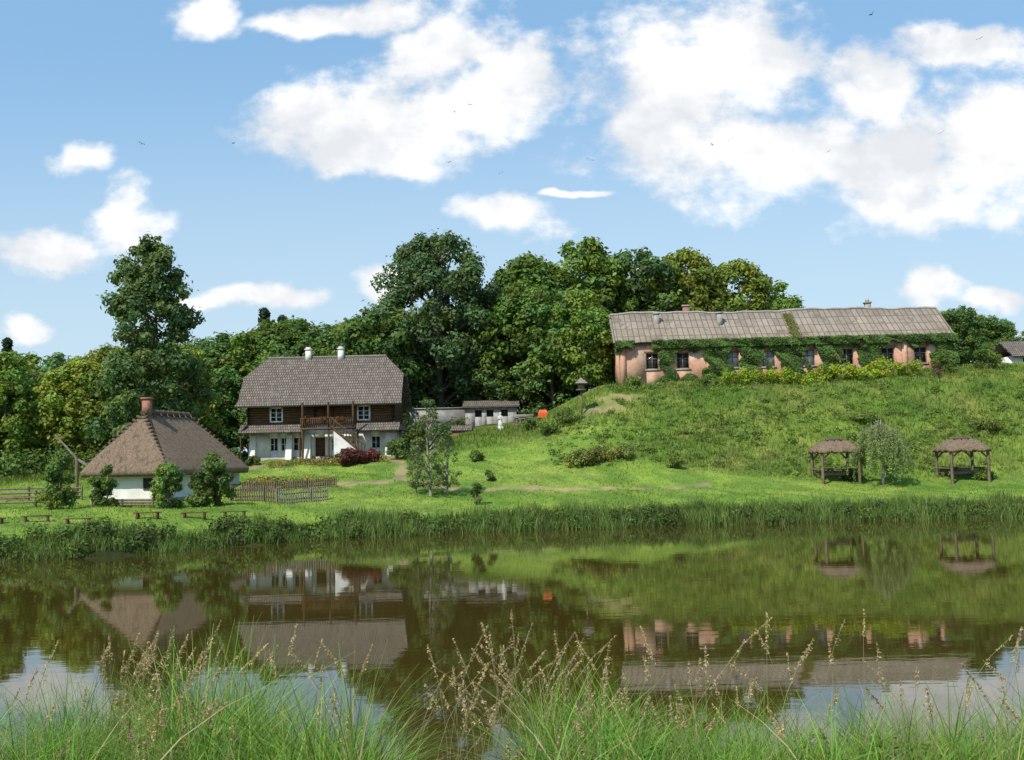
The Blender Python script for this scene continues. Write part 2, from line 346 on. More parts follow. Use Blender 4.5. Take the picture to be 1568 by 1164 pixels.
def shrub(name,x,y,ht,w,base,size=.09,per=160,n=16,rng=R):
    L=[]
    for i in range(n):
        t=rng.random(); a=rng.random()*6.28; pr=math.sqrt(max(.05,1-(1.5*t-.6)**2)); r=w*rng.uniform(.2,.34); rr=max(0,pr*w-r*.6)*math.sqrt(rng.random())
        L.append((rr*math.cos(a),rr*math.sin(a),r*.6+(ht-1.5*r)*t,r))
    V,F,K=lobes_leaves(L,per,size,base,rng,rag=.6)
    tv,tf=tubes_vf([([(0,0,-.2),(l[0]*.5,l[1]*.5,l[2]*.5),(l[0],l[1],l[2])],[.05,.035,.012]) for l in L[:7]],5)
    me=mk_mesh(name,np.vstack([V,tv]),np.vstack([F,tf+len(V)]),[LEAF,BARK],col=np.vstack([K,np.tile([.1,.08,.06],(len(tf),1))]),mi=[0]*len(F)+[1]*len(tf))
    o=add(name,me); o.location=(x,y,h(x,y)); return o
g1=(.12,.20,.045)
for x,y,ht,w in ((-28.9,66.3,3.6,1.25),(-25.9,66.5,2.6,.95),(-22.0,66,3.1,1.15),(-18.9,67,3.7,1.2),(-19.8,66,2.3,.8)):
    shrub('garden_bush',x,y,ht,w,g1,.085,230,26)
for x,y,ht,w in ((-24.6,92.0,1.9,1.0),(-22.9,91.9,.9,.6),(-10.2,91.9,1.9,1.2),(-8.6,95,3.2,1.4),(-8.0,99,3.0,1.7),(-15.2,91.2,.8,.5)):
    shrub('house_shrub',x,y,ht,w,(.095,.16,.04),.1,130,14)
shrub('burgundy_barberry',-13.6,88.6,1.5,1.3,(.13,.045,.042),.09,200,16); shrub('burgundy_barberry',-12.2,89,1.2,1.1,(.13,.045,.042),.09,200,12)
o1=(.18,.21,.055); g3=(.135,.205,.045)
for x,y,ht,w,c in ((7.0,83.5,1.6,1.8,o1),(5.0,83,1.3,1.2,o1),(8.9,84.2,1.3,1.3,o1),(12.6,82,1.0,.8,g3),(-1.8,79,1.0,.5,g3),(-3,86,.9,.8,g3),(3,93.5,1.3,1.1,g1),(5,95,1.5,1.5,g1),(1.8,97,1.2,1.1,g1),(43.5,79,2.6,1.7,g1),(45.5,100,2.6,1.5,g1),(41.2,99.5,2.0,1.3,g1),(11.8,100.5,1.2,1.0,g1),(26.5,82.5,1.0,1.0,g1),(36,80.5,.9,.9,g1),(-2.5,70.5,1.5,.5,g1),(29.8,99,1.3,1.0,g1),(18.8,99.5,1.2,.9,g1),
 (30.5,91,.9,1.7,g3),(46,93,1.2,1.9,g3),(40,88.5,.9,1.5,g3)):
    shrub('meadow_shrub',x,y,ht,w,c,.08,160,14)
shrub('dry_bush',39.7,97.6,1.6,.8,(.14,.085,.055),.06,60,9)
young=tree_mesh('young_tree',6.9,1.6,.5,75,52,.068,(.125,.185,.065),R,lambda t:float(np.interp(t,[0,.35,.6,.8,1],[.8,1.0,.8,.5,.25])),lr=(.10,.24),trunk=.12,limbs=34,bark=BIRCHBARK,rag=1.0,inner=.2)
place('young_birch_tree',young,-5.8,72.5); place('young_birch_tree',young,-4.7,73.2,s=.72); place('young_birch_tree',young,-6.9,73.4,s=.55)
# weeping willow
rng=R; CC=[];NN=[];KK=[]
tr=[([(0,0,-.2),(0.1,0,1.6),(0,.1,3.6)],[.12,.09,.05])]
for i in range(120):
    a=rng.random()*6.28; rr=2.0*math.sqrt(rng.random()); z=4.9-rr*rr*.42-rng.random()*.7
    top=np.array([rr*math.cos(a)*.5,rr*math.sin(a)*.5,z+.25]); end=np.array([rr*math.cos(a),rr*math.sin(a),z]); L=rng.uniform(.8,2.9); L=min(L,z-.3)
    sx,sy=.25*rng.normal(),.15*rng.normal()
    tr.append(([(0,0,2.6+.2*rng.random()),top,end,end+[.2*math.cos(a)+sx,.2*math.sin(a)+sy,-L]],[.02,.014,.01,.004]))
    k=int(L*70); t=rng.random(k); c=end+np.outer(t,[.2*math.cos(a)+sx,.2*math.sin(a)+sy,-L])+rng.normal(0,.09,(k,3)); CC.append(c); NN.append(unit(k,rng)*.8+[math.cos(a)*.4,-.3+.3*math.sin(a),.3]); KK.append(np.array([.225,.30,.10])*(1+.35*(rng.random((k,1))*2-1))*rng.uniform(.65,1.2))
V,F=leaf_quads(np.vstack(CC),np.vstack(NN),np.full(sum(map(len,CC)),.07),rng,.5); tv,tf=tubes_vf(tr,5)
o=add('weeping_willow',mk_mesh('weeping_willow',np.vstack([V,tv]),np.vstack([F,tf+len(V)]),[LEAF,BIRCHBARK],col=np.vstack([np.vstack(KK),np.tile([.1,.08,.06],(len(tf),1))]),mi=[0]*len(F)+[1]*len(tf))); o.location=(27.7,79,h(27.7,79))
# hedge
L=[(x+R.uniform(-.3,.3),98.8+R.uniform(-.8,.8),h(x,98.8)+R.uniform(.1,1.2)*(1+.25*math.sin(x*1.3)),R.uniform(.3,.6)) for x in np.arange(20.3,38.5,.2)]
V,F,K=lobes_leaves(L,110,.10,(.24,.32,.03),R,lobevar=.25,rag=.4); add('flowering_hedge',mk_mesh('flowering_hedge',V,F,[LEAF],col=K))
# slope weeds
L=[]
for i in range(3000):
    x=R.uniform(3,60); y=R.uniform(83,101)
    if x<9 and y>95: continue
    if soilmask(np.array(x),np.array(y))>.2: continue
    if R.random()> .30+.70*(math.sin(x*.45)*math.sin(y*.6+x*.2)>.0): continue
    r=R.uniform(.12,.45)*(1.3 if R.random()<.2 else .8); L.append((x,y,h(x,y)+r*.3,r))
V,F,K=lobes_leaves(L,24,.085,(.105,.175,.036),R,lobevar=.5,zs=.6,rag=.7); add('slope_weeds',mk_mesh('slope_weeds',V,F,[LEAF],col=K))
# bank weeds
L=[]
for i in range(620):
    x=R.uniform(-60,60); w=1.0 if x<-9 else .45
    if R.random()>w: continue
    y=float(shore(x))+R.uniform(-.1,2.6 if x<-9 else 1.6); r=R.uniform(.2,.6); L.append((x,y,max(0,h(x,y))+r*.5,r))
V,F,K=lobes_leaves(L,75,.09,(.09,.155,.034),R,lobevar=.45,zs=.8,rag=.5); add('bank_weeds',mk_mesh('bank_weeds',V,F,[LEAF],col=K))

# ---------------------------------------------------------------- grasses
def blades(P,Hh,W,lean,col,rng,seg=3):
    n=len(P); fa=rng.random(n)*2*math.pi; la=rng.random(n)*2*math.pi
    S=np.stack([np.cos(fa),np.sin(fa),np.zeros(n)],1); Ld=np.stack([np.cos(la),np.sin(la),np.zeros(n)],1)
    lv=[]
    for k in range(seg+1):
        t=k/seg; c=P+np.array([0,0,1])*(Hh*(t-.35*lean*t*t))[:,None]+Ld*(lean*Hh*t*t)[:,None]
        w=(W*(max(.06,(1-t))**.7)*.5)[:,None]; lv.append(np.stack([c-S*w,c+S*w],1))
    V=np.stack(lv,1).reshape(-1,3)
    b=np.arange(n)[:,None]*(2*(seg+1)); F=[]
    for k in range(seg): F.append(np.stack([b[:,0]+2*k,b[:,0]+2*k+1,b[:,0]+2*k+3,b[:,0]+2*k+2],1))
    F=np.stack(F,1).reshape(-1,4); return V,F,np.repeat(col,seg,axis=0)
n=150000; x=R.uniform(-48,58,n); y=R.uniform(48,101.3,n); ok=(y>shore(x)+1.0)&(soilmask(x,y)<.3)&(np.abs(x)<y*.62)
ok&=~((x>-25.5)&(x<-9.5)&(y>92.5)); ok&=~((x>-31)&(x<-20)&(y>70)&(y<81))
x=x[ok];y=y[ok]; l=lawn(x,y); hh=(.12+.32*(1-l))*R.uniform(.6,1.4,len(x)); c=gcol(x,y)*(.65+.7*R.random((len(x),1)))*np.array([1.05,1.0,.9])
V,F,K=blades(np.stack([x,y,H(x,y)-.03],1),hh,.045+.045*R.random(len(x)),R.uniform(.1,.6,len(x)),c,R,2)
add('meadow_grass',mk_mesh('meadow_grass',V,F,[GRASS],col=K))
n=56000; x=R.uniform(-60,62,n); s=R.uniform(-.5,2.5,n); y=shore(x)+s+.35*np.sin(x*.8)*np.sin(x*.23); z=np.maximum(H(x,y),-.1)
den=.5+.5*np.sin(x*1.3+2*np.sin(x*.37)); den2=.5+.5*np.sin(x*4.1+3*np.sin(x*.9)); hh=(.35+.75*R.random(n)**1.2)*(.5+.4*den+.35*den2)*np.where(x>-6,1,.85)
c=np.array([.12,.19,.042])*(.5+.9*R.random((n,1)))*(.65+.35*den[:,None]+.3*den2[:,None]); dry=R.random(n)<.07; c[dry]=[.26,.22,.12]
V,F,K=blades(np.stack([x,y,z-.05],1),hh,.03+.04*R.random(n),R.uniform(.05,.5,n),c,R,3)
add('bank_reeds',mk_mesh('bank_reeds',V,F,[GRASS],col=K))
# near-bank grass
n=60000; x=R.uniform(-9.5,10,n); y=8.8+6.0*R.random(n)**.7; u=x/y
gap=np.clip((np.abs(u+.065)-.04)/.05,0,1)
dens=.25+.75*(np.sin(x*2.3+y)*np.sin(x*.9+1.3)>-.3); ok=R.random(n)<dens*(.12+.88*gap)*np.where(u>.15,.75,1); x,y,u,gap=x[ok],y[ok],u[ok],gap[ok]; n=len(x)
hh=(.5+.85*R.random(n)**1.4)*(.4+.6*gap)*np.interp(u,[-.5,-.38,-.3,-.2,-.12,-.02,.1,.2,.3,.5],[1.2,1.25,1.45,1.3,1.15,1.15,1.15,.9,.85,1.0])*(1+.22*np.sin(x*3.1)+.18*np.sin(x*7.3))
c=np.stack([.15+.12*R.random(n),.29+.16*R.random(n),.04+.035*R.random(n)],1)*(.4+.75*R.random((n,1))); dry=R.random(n)<.07; c[dry]=[.40,.33,.19]
V,F,K=blades(np.stack([x,y,H(x,y)-.03],1),hh,.008+.022*R.random(n)**2,R.uniform(.1,1.1,n),c,R,5)
add('shore_grass',mk_mesh('shore_grass',V,F,[GRASS],col=K))
L=[]
for i in range(60):
    y=R.uniform(10.5,13.2); u=R.choice([R.uniform(-.5,-.15),R.uniform(.0,.5)]); x=u*y; r=R.uniform(.08,.2); L.append((x,y,h(x,y)+R.uniform(.1,.7),r))
V,F,K=lobes_leaves(L,55,.035,(.13,.24,.05),R,lobevar=.3,rag=.8); add('shore_weeds',mk_mesh('shore_weeds',V,F,[LEAF],col=K))
# seed stalks
pts=[]
for cx,k,s in ((-.365,42,.022),(-.33,30,.025),(-.49,6,.03),(-.16,9,.03),(-.04,22,.03),(.015,30,.03),(.05,22,.03),(.12,20,.04),(.22,14,.05),(.33,14,.07),(.45,12,.05),(-.24,8,.05),(-.45,8,.04)):
    for i in range(k): pts.append(cx+R.normal(0,s))
VV=[];FF=[];KK=[];o_=0
for u in pts:
    y=R.uniform(9.5,13.8); x=u*y; z=h(x,y); Ht=R.uniform(1.0,2.3)*(1 if y>11 else .8); a=R.random()*6.28; ln=R.uniform(.05,.5); d=np.array([math.cos(a),math.sin(a)*.4])
    if abs(u+.35)<.06: d[0]=abs(d[0])
    T=np.linspace(0,1,7); P=np.stack([x+d[0]*ln*Ht*T**2.4,y+d[1]*ln*Ht*T**2.4,z+Ht*(T-.22*ln*T**3)],1)
    v,f=tube_vf(P,[.005,.005,.0045,.004,.0035,.003,.002],3,o_); VV.append(v);FF.append(f);KK.append(np.tile([.34,.31,.15],(len(f),1))); o_+=len(v)
    k=R.integers(50,100); t=R.uniform(R.uniform(.72,.86),1.0,k); c=np.stack([np.interp(t,T,P[:,j]) for j in range(3)],1); w=(1.03-t)*R.uniform(.1,.3)*R.random(k)
    c=c+unit(k,R)*w[:,None]*[1,1,.3]; c[:,0]+=np.sign(d[0])*w*.5
    v,f=leaf_quads(c,unit(k,R),np.full(k,.018),R,.4); VV.append(v);FF.append(f+o_);KK.append(np.array([.52,.40,.24])*(.7+.6*R.random((k,1)))*R.uniform(.7,1.1)); o_+=len(v)
add('seed_grass_stalks',mk_mesh('seed_grass_stalks',np.vstack(VV),np.vstack(FF),[GRASS],col=np.vstack(KK)))

# ---------------------------------------------------------------- walls with openings
def wall(x0,x1,z0,z1,y0,y1,ops):
    out=[];c=x0
    for a,b,s,t in sorted(ops):
        out.append((c,a,y0,y1,z0,z1))
        if s>z0: out.append((a,b,y0,y1,z0,s))
        out.append((a,b,y0,y1,t,z1)); c=b
    out.append((c,x1,y0,y1,z0,z1)); return out
# ---- brick barn
barn=empty('brick_barn',(0,0,0))
BX0,BX1,BY,BY2,BZ,BE,BR=10.6,42.9,102.0,110.0,10.9,15.35,18.75
wx=[13.8,16.8,21.7,25.2,29.1,32.9,36.9,40.1]
ops=[(x-.62,x+.62,12.75,14.35) for x in wx]
boxes('front_wall',wall(BX0,BX1,BZ,BE,BY,BY+.45,ops),BRICK,barn)
boxes('other_walls',[(BX0,BX0+.45,BY+.452,BY2,BZ,BE),(BX1-.45,BX1,BY+.452,BY2,BZ,BE),(BX0+.452,BX1-.452,BY2-.45,BY2,BZ,BE)],BRICK,barn)
ym=(BY+BY2)/2
for xg,t in ((BX0,.4),(BX1-.4,.4)):
    V=[(xg,BY+.02,BE+.002),(xg,BY2-.02,BE+.002),(xg,ym,BR-.25),(xg+t,BY+.02,BE+.002),(xg+t,BY2-.02,BE+.002),(xg+t,ym,BR-.25)]
    poly('gable',V,[(0,2,1),(3,4,5),(0,3,5,2),(1,2,5,4),(0,1,4,3)],BRICK,barn)
nX=90; X=np.linspace(BX0-.45,BX1+.45,nX); sag=.16*np.sin((X-10)*.35)+.08*np.sin(X*1.1)+.05*np.sin(X*2.7)
ye=BY-.45; ye2=BY2+.45
def roofstrip(off):
    V=[]
    for yy,zz in ((ye,BE-.02),(ym,BR),(ye2,BE-.02)):
        V+= [(x,yy,zz+off+s*.6+ (.05*math.sin(x*2) if yy==ye else 0)) for x,s in zip(X,sag)]
    return V
V=roofstrip(0)+roofstrip(-.14); F=[]
for r in (0,1):
    for i in range(nX-1):
        a=r*nX+i; F.append([a,a+1,a+1+nX,a+nX]); a+=3*nX; F.append([a,a+nX,a+1+nX,a+1])
for r in (0,2):
    for i in range(nX-1):
        a=r*nX+i; F.append([a,a+3*nX,a+1+3*nX,a+1])
for i in (0,nX-1):
    for r in (0,1): a=r*nX+i; F.append([a,a+nX,a+4*nX,a+3*nX])
add('roof',mk_mesh('roof',V,F,[ASB]),barn)
V=[(x,ym,BR+.03+s*.6) for x,s in zip(X,sag)]; tv,tf=tube_vf(V,[.12]*nX,6); add('ridge_tiles',mk_mesh('ridge_tiles',tv,tf,[CEMENT]),barn)
beams('verge_board',[((BX0-.5,ye,BE-.05),(BX0-.5,ym,BR-.05),.22),((BX1+.5,ye,BE-.05),(BX1+.5,ym,BR-.05),.14)],GWOOD,barn)
boxes('eave_beam',[(BX0-.3,BX1+.3,BY-.2,BY-.02,BE-.2,BE-.06)],WOOD,barn)
fr=[];mi=[]
for i,x in enumerate(wx):
    fr.append((x-.62,x+.62,BY+.28,BY+.33,12.75,14.35)); mi.append(1 if i in (2,3,4) else 2)
    for a,b,c,d in ((x-.62,x-.54,12.75,14.35),(x+.54,x+.62,12.75,14.35),(x-.54,x+.54,14.27,14.35),(x-.54,x+.54,12.75,12.84),(x-.04,x+.04,12.84,14.27)): fr.append((a,b,BY+.18,BY+.27,c,d)); mi.append(0)
    fr.append((x-.54,x-.05,BY+.19,BY+.26,13.75,13.81)); mi.append(0); fr.append((x+.05,x+.54,BY+.19,BY+.26,13.75,13.81)); mi.append(0)
boxes('windows',fr,[GWOOD,PANE,GLASSM],barn,mi)
boxes('window_sills',[(x-.75,x+.75,BY-.08,BY-.003,12.6,12.74) for x in wx],CEMENT,barn)
boxes('window_lintels',[(x-.8,x+.8,BY-.04,BY-.003,14.38,14.6) for x in wx],REDBRICK,barn)
boxes('brick_pilasters',[(x-.25,x+.25,BY-.16,BY-.003,BZ,BE-.3) for x in (10.9,15.3,19.3,23.5,27.2,31,34.9,38.5,42.6)],BRICK,barn)
ch=[];mi=[]
for x,y,z0,z1,w in ((14.7,104.6,17,18.5,.25),(18.0,106.3,18.2,19.45,.34),(21.0,104.4,17,18.4,.24),(36.6,106.3,18.2,19.35,.26)):
    ch.append((x-w,x+w,y-.3,y+.3,z0,z1)); mi.append(0 if w<.3 else 1); ch.append((x-w-.08,x+w+.08,y-.38,y+.38,z1+.002,z1+.14)); mi.append(0)
ch.append((36.45,36.75,106.15,106.45,19.5,19.8)); mi.append(0)
boxes('chimneys',ch,[CEMENT,REDBRICK],barn,mi)
def ivy_in(x,z):
    rng_=[(14.6,15.9),(18.9,20.9),(22.6,24.2),(26.2,28.3),(30.3,31.7),(34.3,35.9),(41.2,43.5)]
    w=.3*np.sin(z*2.5+x)+.2*np.sin(z*5+x*.6)
    m=np.zeros(len(x),bool)
    for i,(a,b) in enumerate(rng_): m|=(x>a+w)&(x<b+w)&(z>11.0)
    m|=(z>14.75+.3*np.sin(x*1.7)+.25*np.sin(x*4.1))&((x<12)|(x>13.8))
    m|=(z>12.0)&(x>20.5)&(x<36)&(np.sin(x*3.3+z*1.5)>.72)
    m|=(z<11.8+.4*np.sin(x*1.9))&(np.sin(x*.8+1)>.2)
    return m
n=62000; x=R.uniform(10.2,43.6,n); z=R.uniform(11,15.55,n)
inwin=np.zeros(n,bool)
for i,w_ in enumerate(wx): inwin|=(np.abs(x-w_)<.5)&(z>12.9)&(z<14.25)
ok=ivy_in(x,z)&(~inwin|(R.random(n)<.04)); x=x[ok]; z=z[ok]; n=len(x)
bul=.12+.45*np.abs(np.sin(x*1.9+z*.8)*np.sin(z*1.7+x*.4)); y=BY-.1-bul*R.random(n)**.5-.2*(z>14.8)
nn=unit(n,R)*.6+[0,-.9,.35]; kk=np.array([.09,.16,.035])*(.6+.8*R.random((n,1)))*(.75+.5*(np.sin(x*2.7+z*3.1)>0))[:,None]
V1,F1=leaf_quads(np.stack([x,y,z],1),nn,.09+.06*R.random(n),R,.75)
n2=900; x2=28.0+R.normal(0,.16,n2)+.1*np.sin(np.arange(n2)); t=R.random(n2)*.85; y2=ye+(ym-ye)*t-.1; z2=BE+(BR-BE)*t+.12
V2,F2=leaf_quads(np.stack([x2,y2,z2],1),unit(n2,R)*.6+[0,-.6,.7],np.full(n2,.14),R,.75)
add('ivy',mk_mesh('ivy',np.vstack([V1,V2]),np.vstack([F1,F2+len(V1)]),[LEAF],col=np.vstack([kk,np.tile([.15,.16,.04],(n2,1))])),barn)

# ---- log manor house
ho=empty('log_manor_house')
X0,X1=-23.9,-10.8; YL=95.0; YB=101.6; YU=94.55
lops=[(-22.1,-21.4,5.55,6.75),(-20.0,-19.1,5.55,6.75),(-18.0,-17.1,4.6,6.7),(-16.5,-15.9,5.6,6.6),(-12.9,-12.1,5.6,6.7),(-21.1,-20.5,5.55,6.75)]
boxes('lower_front_wall',wall(X0,X1,4.0,7.85,YL,YL+.4,lops),WHITE,ho)
boxes('lower_side_walls',[(X0,X0+.4,YL+.402,YB,4.0,7.85),(X1-.4,X1,YL+.402,YB,4.0,7.85),(X0+.402,X1-.402,YB-.4,YB,4.0,7.85)],WHITE,ho)
boxes('lower_recess',[(a,b,YL+.3,YL+.35,c,d) for a,b,c,d in lops],[GLASSM],ho)
fb=[]
for a,b,c,d in lops:
    if c<5: continue
    fb+=[(a,a+.05,YL+.12,YL+.2,c,d),(b-.05,b,YL+.12,YL+.2,c,d),((a+b)/2-.025,(a+b)/2+.025,YL+.12,YL+.2,c+.05,d-.05),(a+.05,b-.05,YL+.12,YL+.2,c,c+.05),(a+.05,b-.05,YL+.12,YL+.2,d-.05,d),(a+.05,(a+b)/2-.025,YL+.13,YL+.19,(c+d)/2-.02,(c+d)/2+.02)]
boxes('lower_window_frames',fb,WFRAME,ho)
boxes('door',[(-17.95,-17.15,YL+.15,YL+.22,4.6,6.65)],DWOOD,ho)
boxes('foundation',[(X0-.1,X1+.1,YL-.12,YL-.003,4.0,5.0)],CEMENT,ho)
for x in (-23.6,-20.3,-18.6,-14.4,-11.3):
    V=[(x-.3,YL-1.1,4.0),(x+.3,YL-1.1,4.0),(x+.3,YL-.004,4.0),(x-.3,YL-.004,4.0),(x-.25,YL-.2,7.0),(x+.25,YL-.2,7.0),(x+.25,YL-.004,7.0),(x-.25,YL-.004,7.0)]
    poly('buttress',V,[tuple(f) for f in BF],WHITE,ho)
ups=[(-21.9,-20.9,8.2,9.45),(-18.0,-16.2,7.9,9.6),(-14.0,-13.0,8.2,9.45)]
lg=[]
for k in range(9):
    z=7.98+k*.225
    segs=[]; c=X0-.15
    for a,b,s,t in ups:
        if s-.05<z<t+.05: segs.append((c,a)); c=b
    segs.append((c,X1+.15))
    for a,b in segs: lg.append(((( a,YU+.12,z),(b,YU+.12,z)),(.125,.125)))
    for xe in (X0,X1): lg.append((((xe,YU-.15,z+.1),(xe,YB+.1,z+.1)),(.125,.125)))
V,F=tubes_vf(lg,8); add('log_walls',mk_mesh('log_walls',V,F,[DWOOD]),ho)
boxes('upper_core',[(X0+.05,-21.92,YU+.16,YU+.3,7.9,9.9),(-20.88,-18.02,YU+.16,YU+.3,7.9,9.9),(-16.18,-14.02,YU+.16,YU+.3,7.9,9.9),(-12.98,X1-.05,YU+.16,YU+.3,7.9,9.9),(X0+.05,X1-.05,YU+1.6,YU+1.7,7.9,9.9)],DARK,ho)
uf=[];mi=[]
for a,b,s,t in (ups[0],ups[2]):
    uf.append((a,b,YU+.1,YU+.14,s,t)); mi.append(1)
    for q in ((a-.1,a+.04,s-.08,t+.08),(b-.04,b+.1,s-.08,t+.08)): uf.append((q[0],q[1],YU-.06,YU+.05,q[2],q[3])); mi.append(0)
    for q in ((a+.04,b-.04,s-.08,s+.06),(a+.04,b-.04,t-.06,t+.08),((a+b)/2-.05,(a+b)/2+.05,s+.06,t-.06)): uf.append((q[0],q[1],YU-.05,YU+.04,q[2],q[3])); mi.append(0)
    for zc in (s+.4,s+.8): uf.append((a+.04,(a+b)/2-.05,YU-.03,YU+.03,zc-.025,zc+.025)); mi.append(0); uf.append(((a+b)/2+.05,b-.04,YU-.03,YU+.03,zc-.025,zc+.025)); mi.append(0)
boxes('upper_windows',uf,[WFRAME,GLASSM],ho,mi)
boxes('balcony_doorway',[(-18,-17.1,YU+.25,YU+.3,7.9,9.6),(-17.06,-16.2,YU+.2,YU+.25,7.9,9.6)],[DWOOD,RWOOD],ho,[0,1])
for a,b in ((-24.6,-18.9),(-14.1,-10.2)):
    V=[(a,93.35,7.2),(b,93.35,7.2),(b,YU-.02,8.0),(a,YU-.02,8.0)]; poly('skirt_roof',V,[(0,1,2,3)],SHING,ho,.12)
    beams('skirt_posts',[((x,93.6,h(x,93.6)-.1),(x,93.6,7.15),.12) for x in (a+.2,b-.2)],DWOOD,ho)
for xe,s in ((X0,-1),(X1,1)):
    V=[(xe+s*.6,93.35,7.2),(xe+s*.6,YB+.4,7.2),(xe+s*.13,YB+.4,8.0),(xe+s*.13,93.9,8.0)]; poly('side_skirt_roof',V,[(0,1,2,3) if s>0 else (3,2,1,0)],SHING,ho,.1)
xl,xr=-24.75,-10.0; yf,yb_=93.55,102.4; yr=98.0; ze,zt,zr=9.75,12.4,14.3
yt=yf+(yr-yf)*(zt-ze)/(zr-ze); ytb=yb_+(yr-yb_)*(zt-ze)/(zr-ze); rl,rr_=-22.9,-11.8
fl=.35
V=[(xl-.1,yf-fl,ze-.15),(xr+.1,yf-fl,ze-.15),(xr,yt,zt),(rr_,yr,zr),(rl,yr,zr),(xl,yt,zt),(xl-.1,yb_+fl,ze-.15),(xr+.1,yb_+fl,ze-.15),(xr,ytb,zt),(xl,ytb,zt),(xl,yf+.5,ze+.33),(xr,yf+.5,ze+.33)]
poly('roof',V,[(0,1,11,10),(10,11,2,3,4,5),(2,8,3),(7,6,9,4,3,8),(9,5,4)],SHING,ho,.16)
tv,tf=tubes_vf([([(rl,yr,zr+.02),(rr_,yr,zr+.02)],[.1,.1])],6); add('ridge_cap',mk_mesh('ridge_cap',tv,tf,[GWOOD]),ho)
for xg in (X0-.1,X1+.1): poly('gable',[(xg,yf+.75,ze+.25),(xg,yb_-.75,ze+.25),(xg,ytb,zt-.1),(xg,yt,zt-.1)],[(0,1,2,3)],DWOOD,ho,.1)
boxes('eave_beam',[(xl+.4,xr-.4,94.2,94.4,9.6,9.82)],DWOOD,ho)
ch=[];
for x in (-19.1,-16.05): ch+=[(x-.25,x+.25,97.7,98.3,13.9,15.0),(x-.32,x+.32,97.62,98.38,15.002,15.1),(x-.2,x+.2,97.75,98.25,15.102,15.25)]
boxes('chimneys',ch,WHITE,ho)
bl=[(-18.9,-14.1,92.7,94.5,7.35,7.5),(-18.9,-14.1,92.7,92.78,8.3,8.4),(-18.9,-18.8,92.8,94.5,8.3,8.4)]
for x in np.arange(-18.85,-14.1,.17): bl.append((x,x+.07,92.71,92.77,7.52,8.3))
boxes('balcony',bl,DWOOD,ho)
beams('balcony_posts',[((x,92.85,4.4),(x,92.85,9.8),.15) for x in (-18.7,-16.4,-14.2)],DWOOD,ho)
V=[(-15.8,92.0,4.2),(-13.2,92.0,4.2),(-13.2,92.0,4.9),(-15.8,92.0,7.2),(-15.8,92.6,4.2),(-13.2,92.6,4.2),(-13.2,92.6,4.9),(-15.8,92.6,7.2)]
poly('stair_wall',V,[(0,1,2,3),(5,4,7,6),(0,3,7,4),(1,5,6,2),(3,2,6,7)],WHITE,ho)
sl=[((-16.1,91.95,7.6),(-13.0,91.95,4.95),.16),((-16.1,91.95,8.4),(-13.0,91.95,5.8),.1)]
for i in range(12): q=i/11; sl.append(((-16+2.9*q,91.95,7.5-2.5*q),(-16+2.9*q,91.95,8.3-2.45*q),.07))
beams('stair',sl,DWOOD,ho)
boxes('stair_niche',[(-15.2,-14.6,91.97,91.997,4.75,5.6)],DARK,ho)
n=260; c=np.stack([R.uniform(-18.7,-14.3,n),R.uniform(92.5,92.7,n),R.uniform(8.1,8.5,n)],1); c=c[np.sin(c[:,0]*4)>.1]
V,F=leaf_quads(c,unit(len(c),R),np.full(len(c),.07),R,.8); kk=np.where(R.random((len(c),1))<.4,np.array([.5,.03,.02]),np.array([.05,.1,.02])); add('balcony_flowers',mk_mesh('balcony_flowers',V,F,[GRASS],col=kk),ho)

# ---- thatched cottage
hut=empty('thatched_cottage')
A=np.array([-22.9,69.6]); ax=np.array([.225,.974]); ay=np.array([-.974,.225])
LA,LB=11.9,7.1
def hp(a,b): q=A+ax*a+ay*b; return q
gz=2.1; ze,zr=4.1,8.2
ra,rb=2.7,LA-3.5
per=[]; nP=40
cor=[(0,0),(LA,0),(LA,LB),(0,LB)]
for i in range(4):
    p0=np.array(cor[i],float);p1=np.array(cor[(i+1)%4],float)
    for k in range(nP): per.append(p0+(p1-p0)*k/nP)
per=np.array(per); cen=np.array([LA/2,LB/2])
q=(per-cen)/cen; rr=(np.abs(q)**14).sum(1)**(1/14); per=cen+q/rr[:,None]*cen
nT=40; V=[]; nn=len(per)
cd=np.min([np.hypot(*(per-np.array(c)).T) for c in cor],axis=0)
for ring in range(-2,nT+1):
    for j,(a,b) in enumerate(per):
        tt=max(0,ring)/nT
        rgd=np.array([ra+(rb-ra)*np.clip((a-.8)/(LA-1.6),0,1),LB/2])
        ps=np.array([a,b])*(1-tt)+rgd*tt
        z=ze+(zr-ze)*(tt**.93)
        if ring==-2: ps=ps*.86+cen*.14; z=ze-.02
        if ring==-1: z=ze-.3; ps=ps*.985+cen*.015
        z+=.06*math.sin(a*2.3+tt*7)*math.sin(b*3.1)+R.normal(0,.012)
        w=hp(ps[0],ps[1]); V.append((w[0],w[1],z))
F=[]
for r in range(nT+2):
    for j in range(nn): F.append([r*nn+j,r*nn+(j+1)%nn,(r+1)*nn+(j+1)%nn,(r+1)*nn+j])
add('thatch_roof',mk_mesh('thatch_roof',V,F,[THATCH]),hut)
P=[(*hp(a,LB/2),zr+.02+.05*math.sin(a*9)) for a in np.linspace(ra-.2,rb+.2,22)]; tv,tf=tube_vf(P,[.1]+[.22]*20+[.1],8); add('thatch_ridge',mk_mesh('thatch_ridge',tv,tf,[THATCHD],smooth=True),hut)
rs=[]
for a in np.linspace(ra+.8,rb,7):
    p1=hp(a,LB/2-.4); p2=hp(a+.1,LB/2); p3=hp(a,LB/2+.4); rs.append(([(*p1,zr-.25),(*p2,zr+.24),(*p3,zr-.25)],[.06,.06,.06]))
tv,tf=tubes_vf(rs,5); add('ridge_saddles',mk_mesh('ridge_saddles',tv,tf,[THATCHD]),hut)
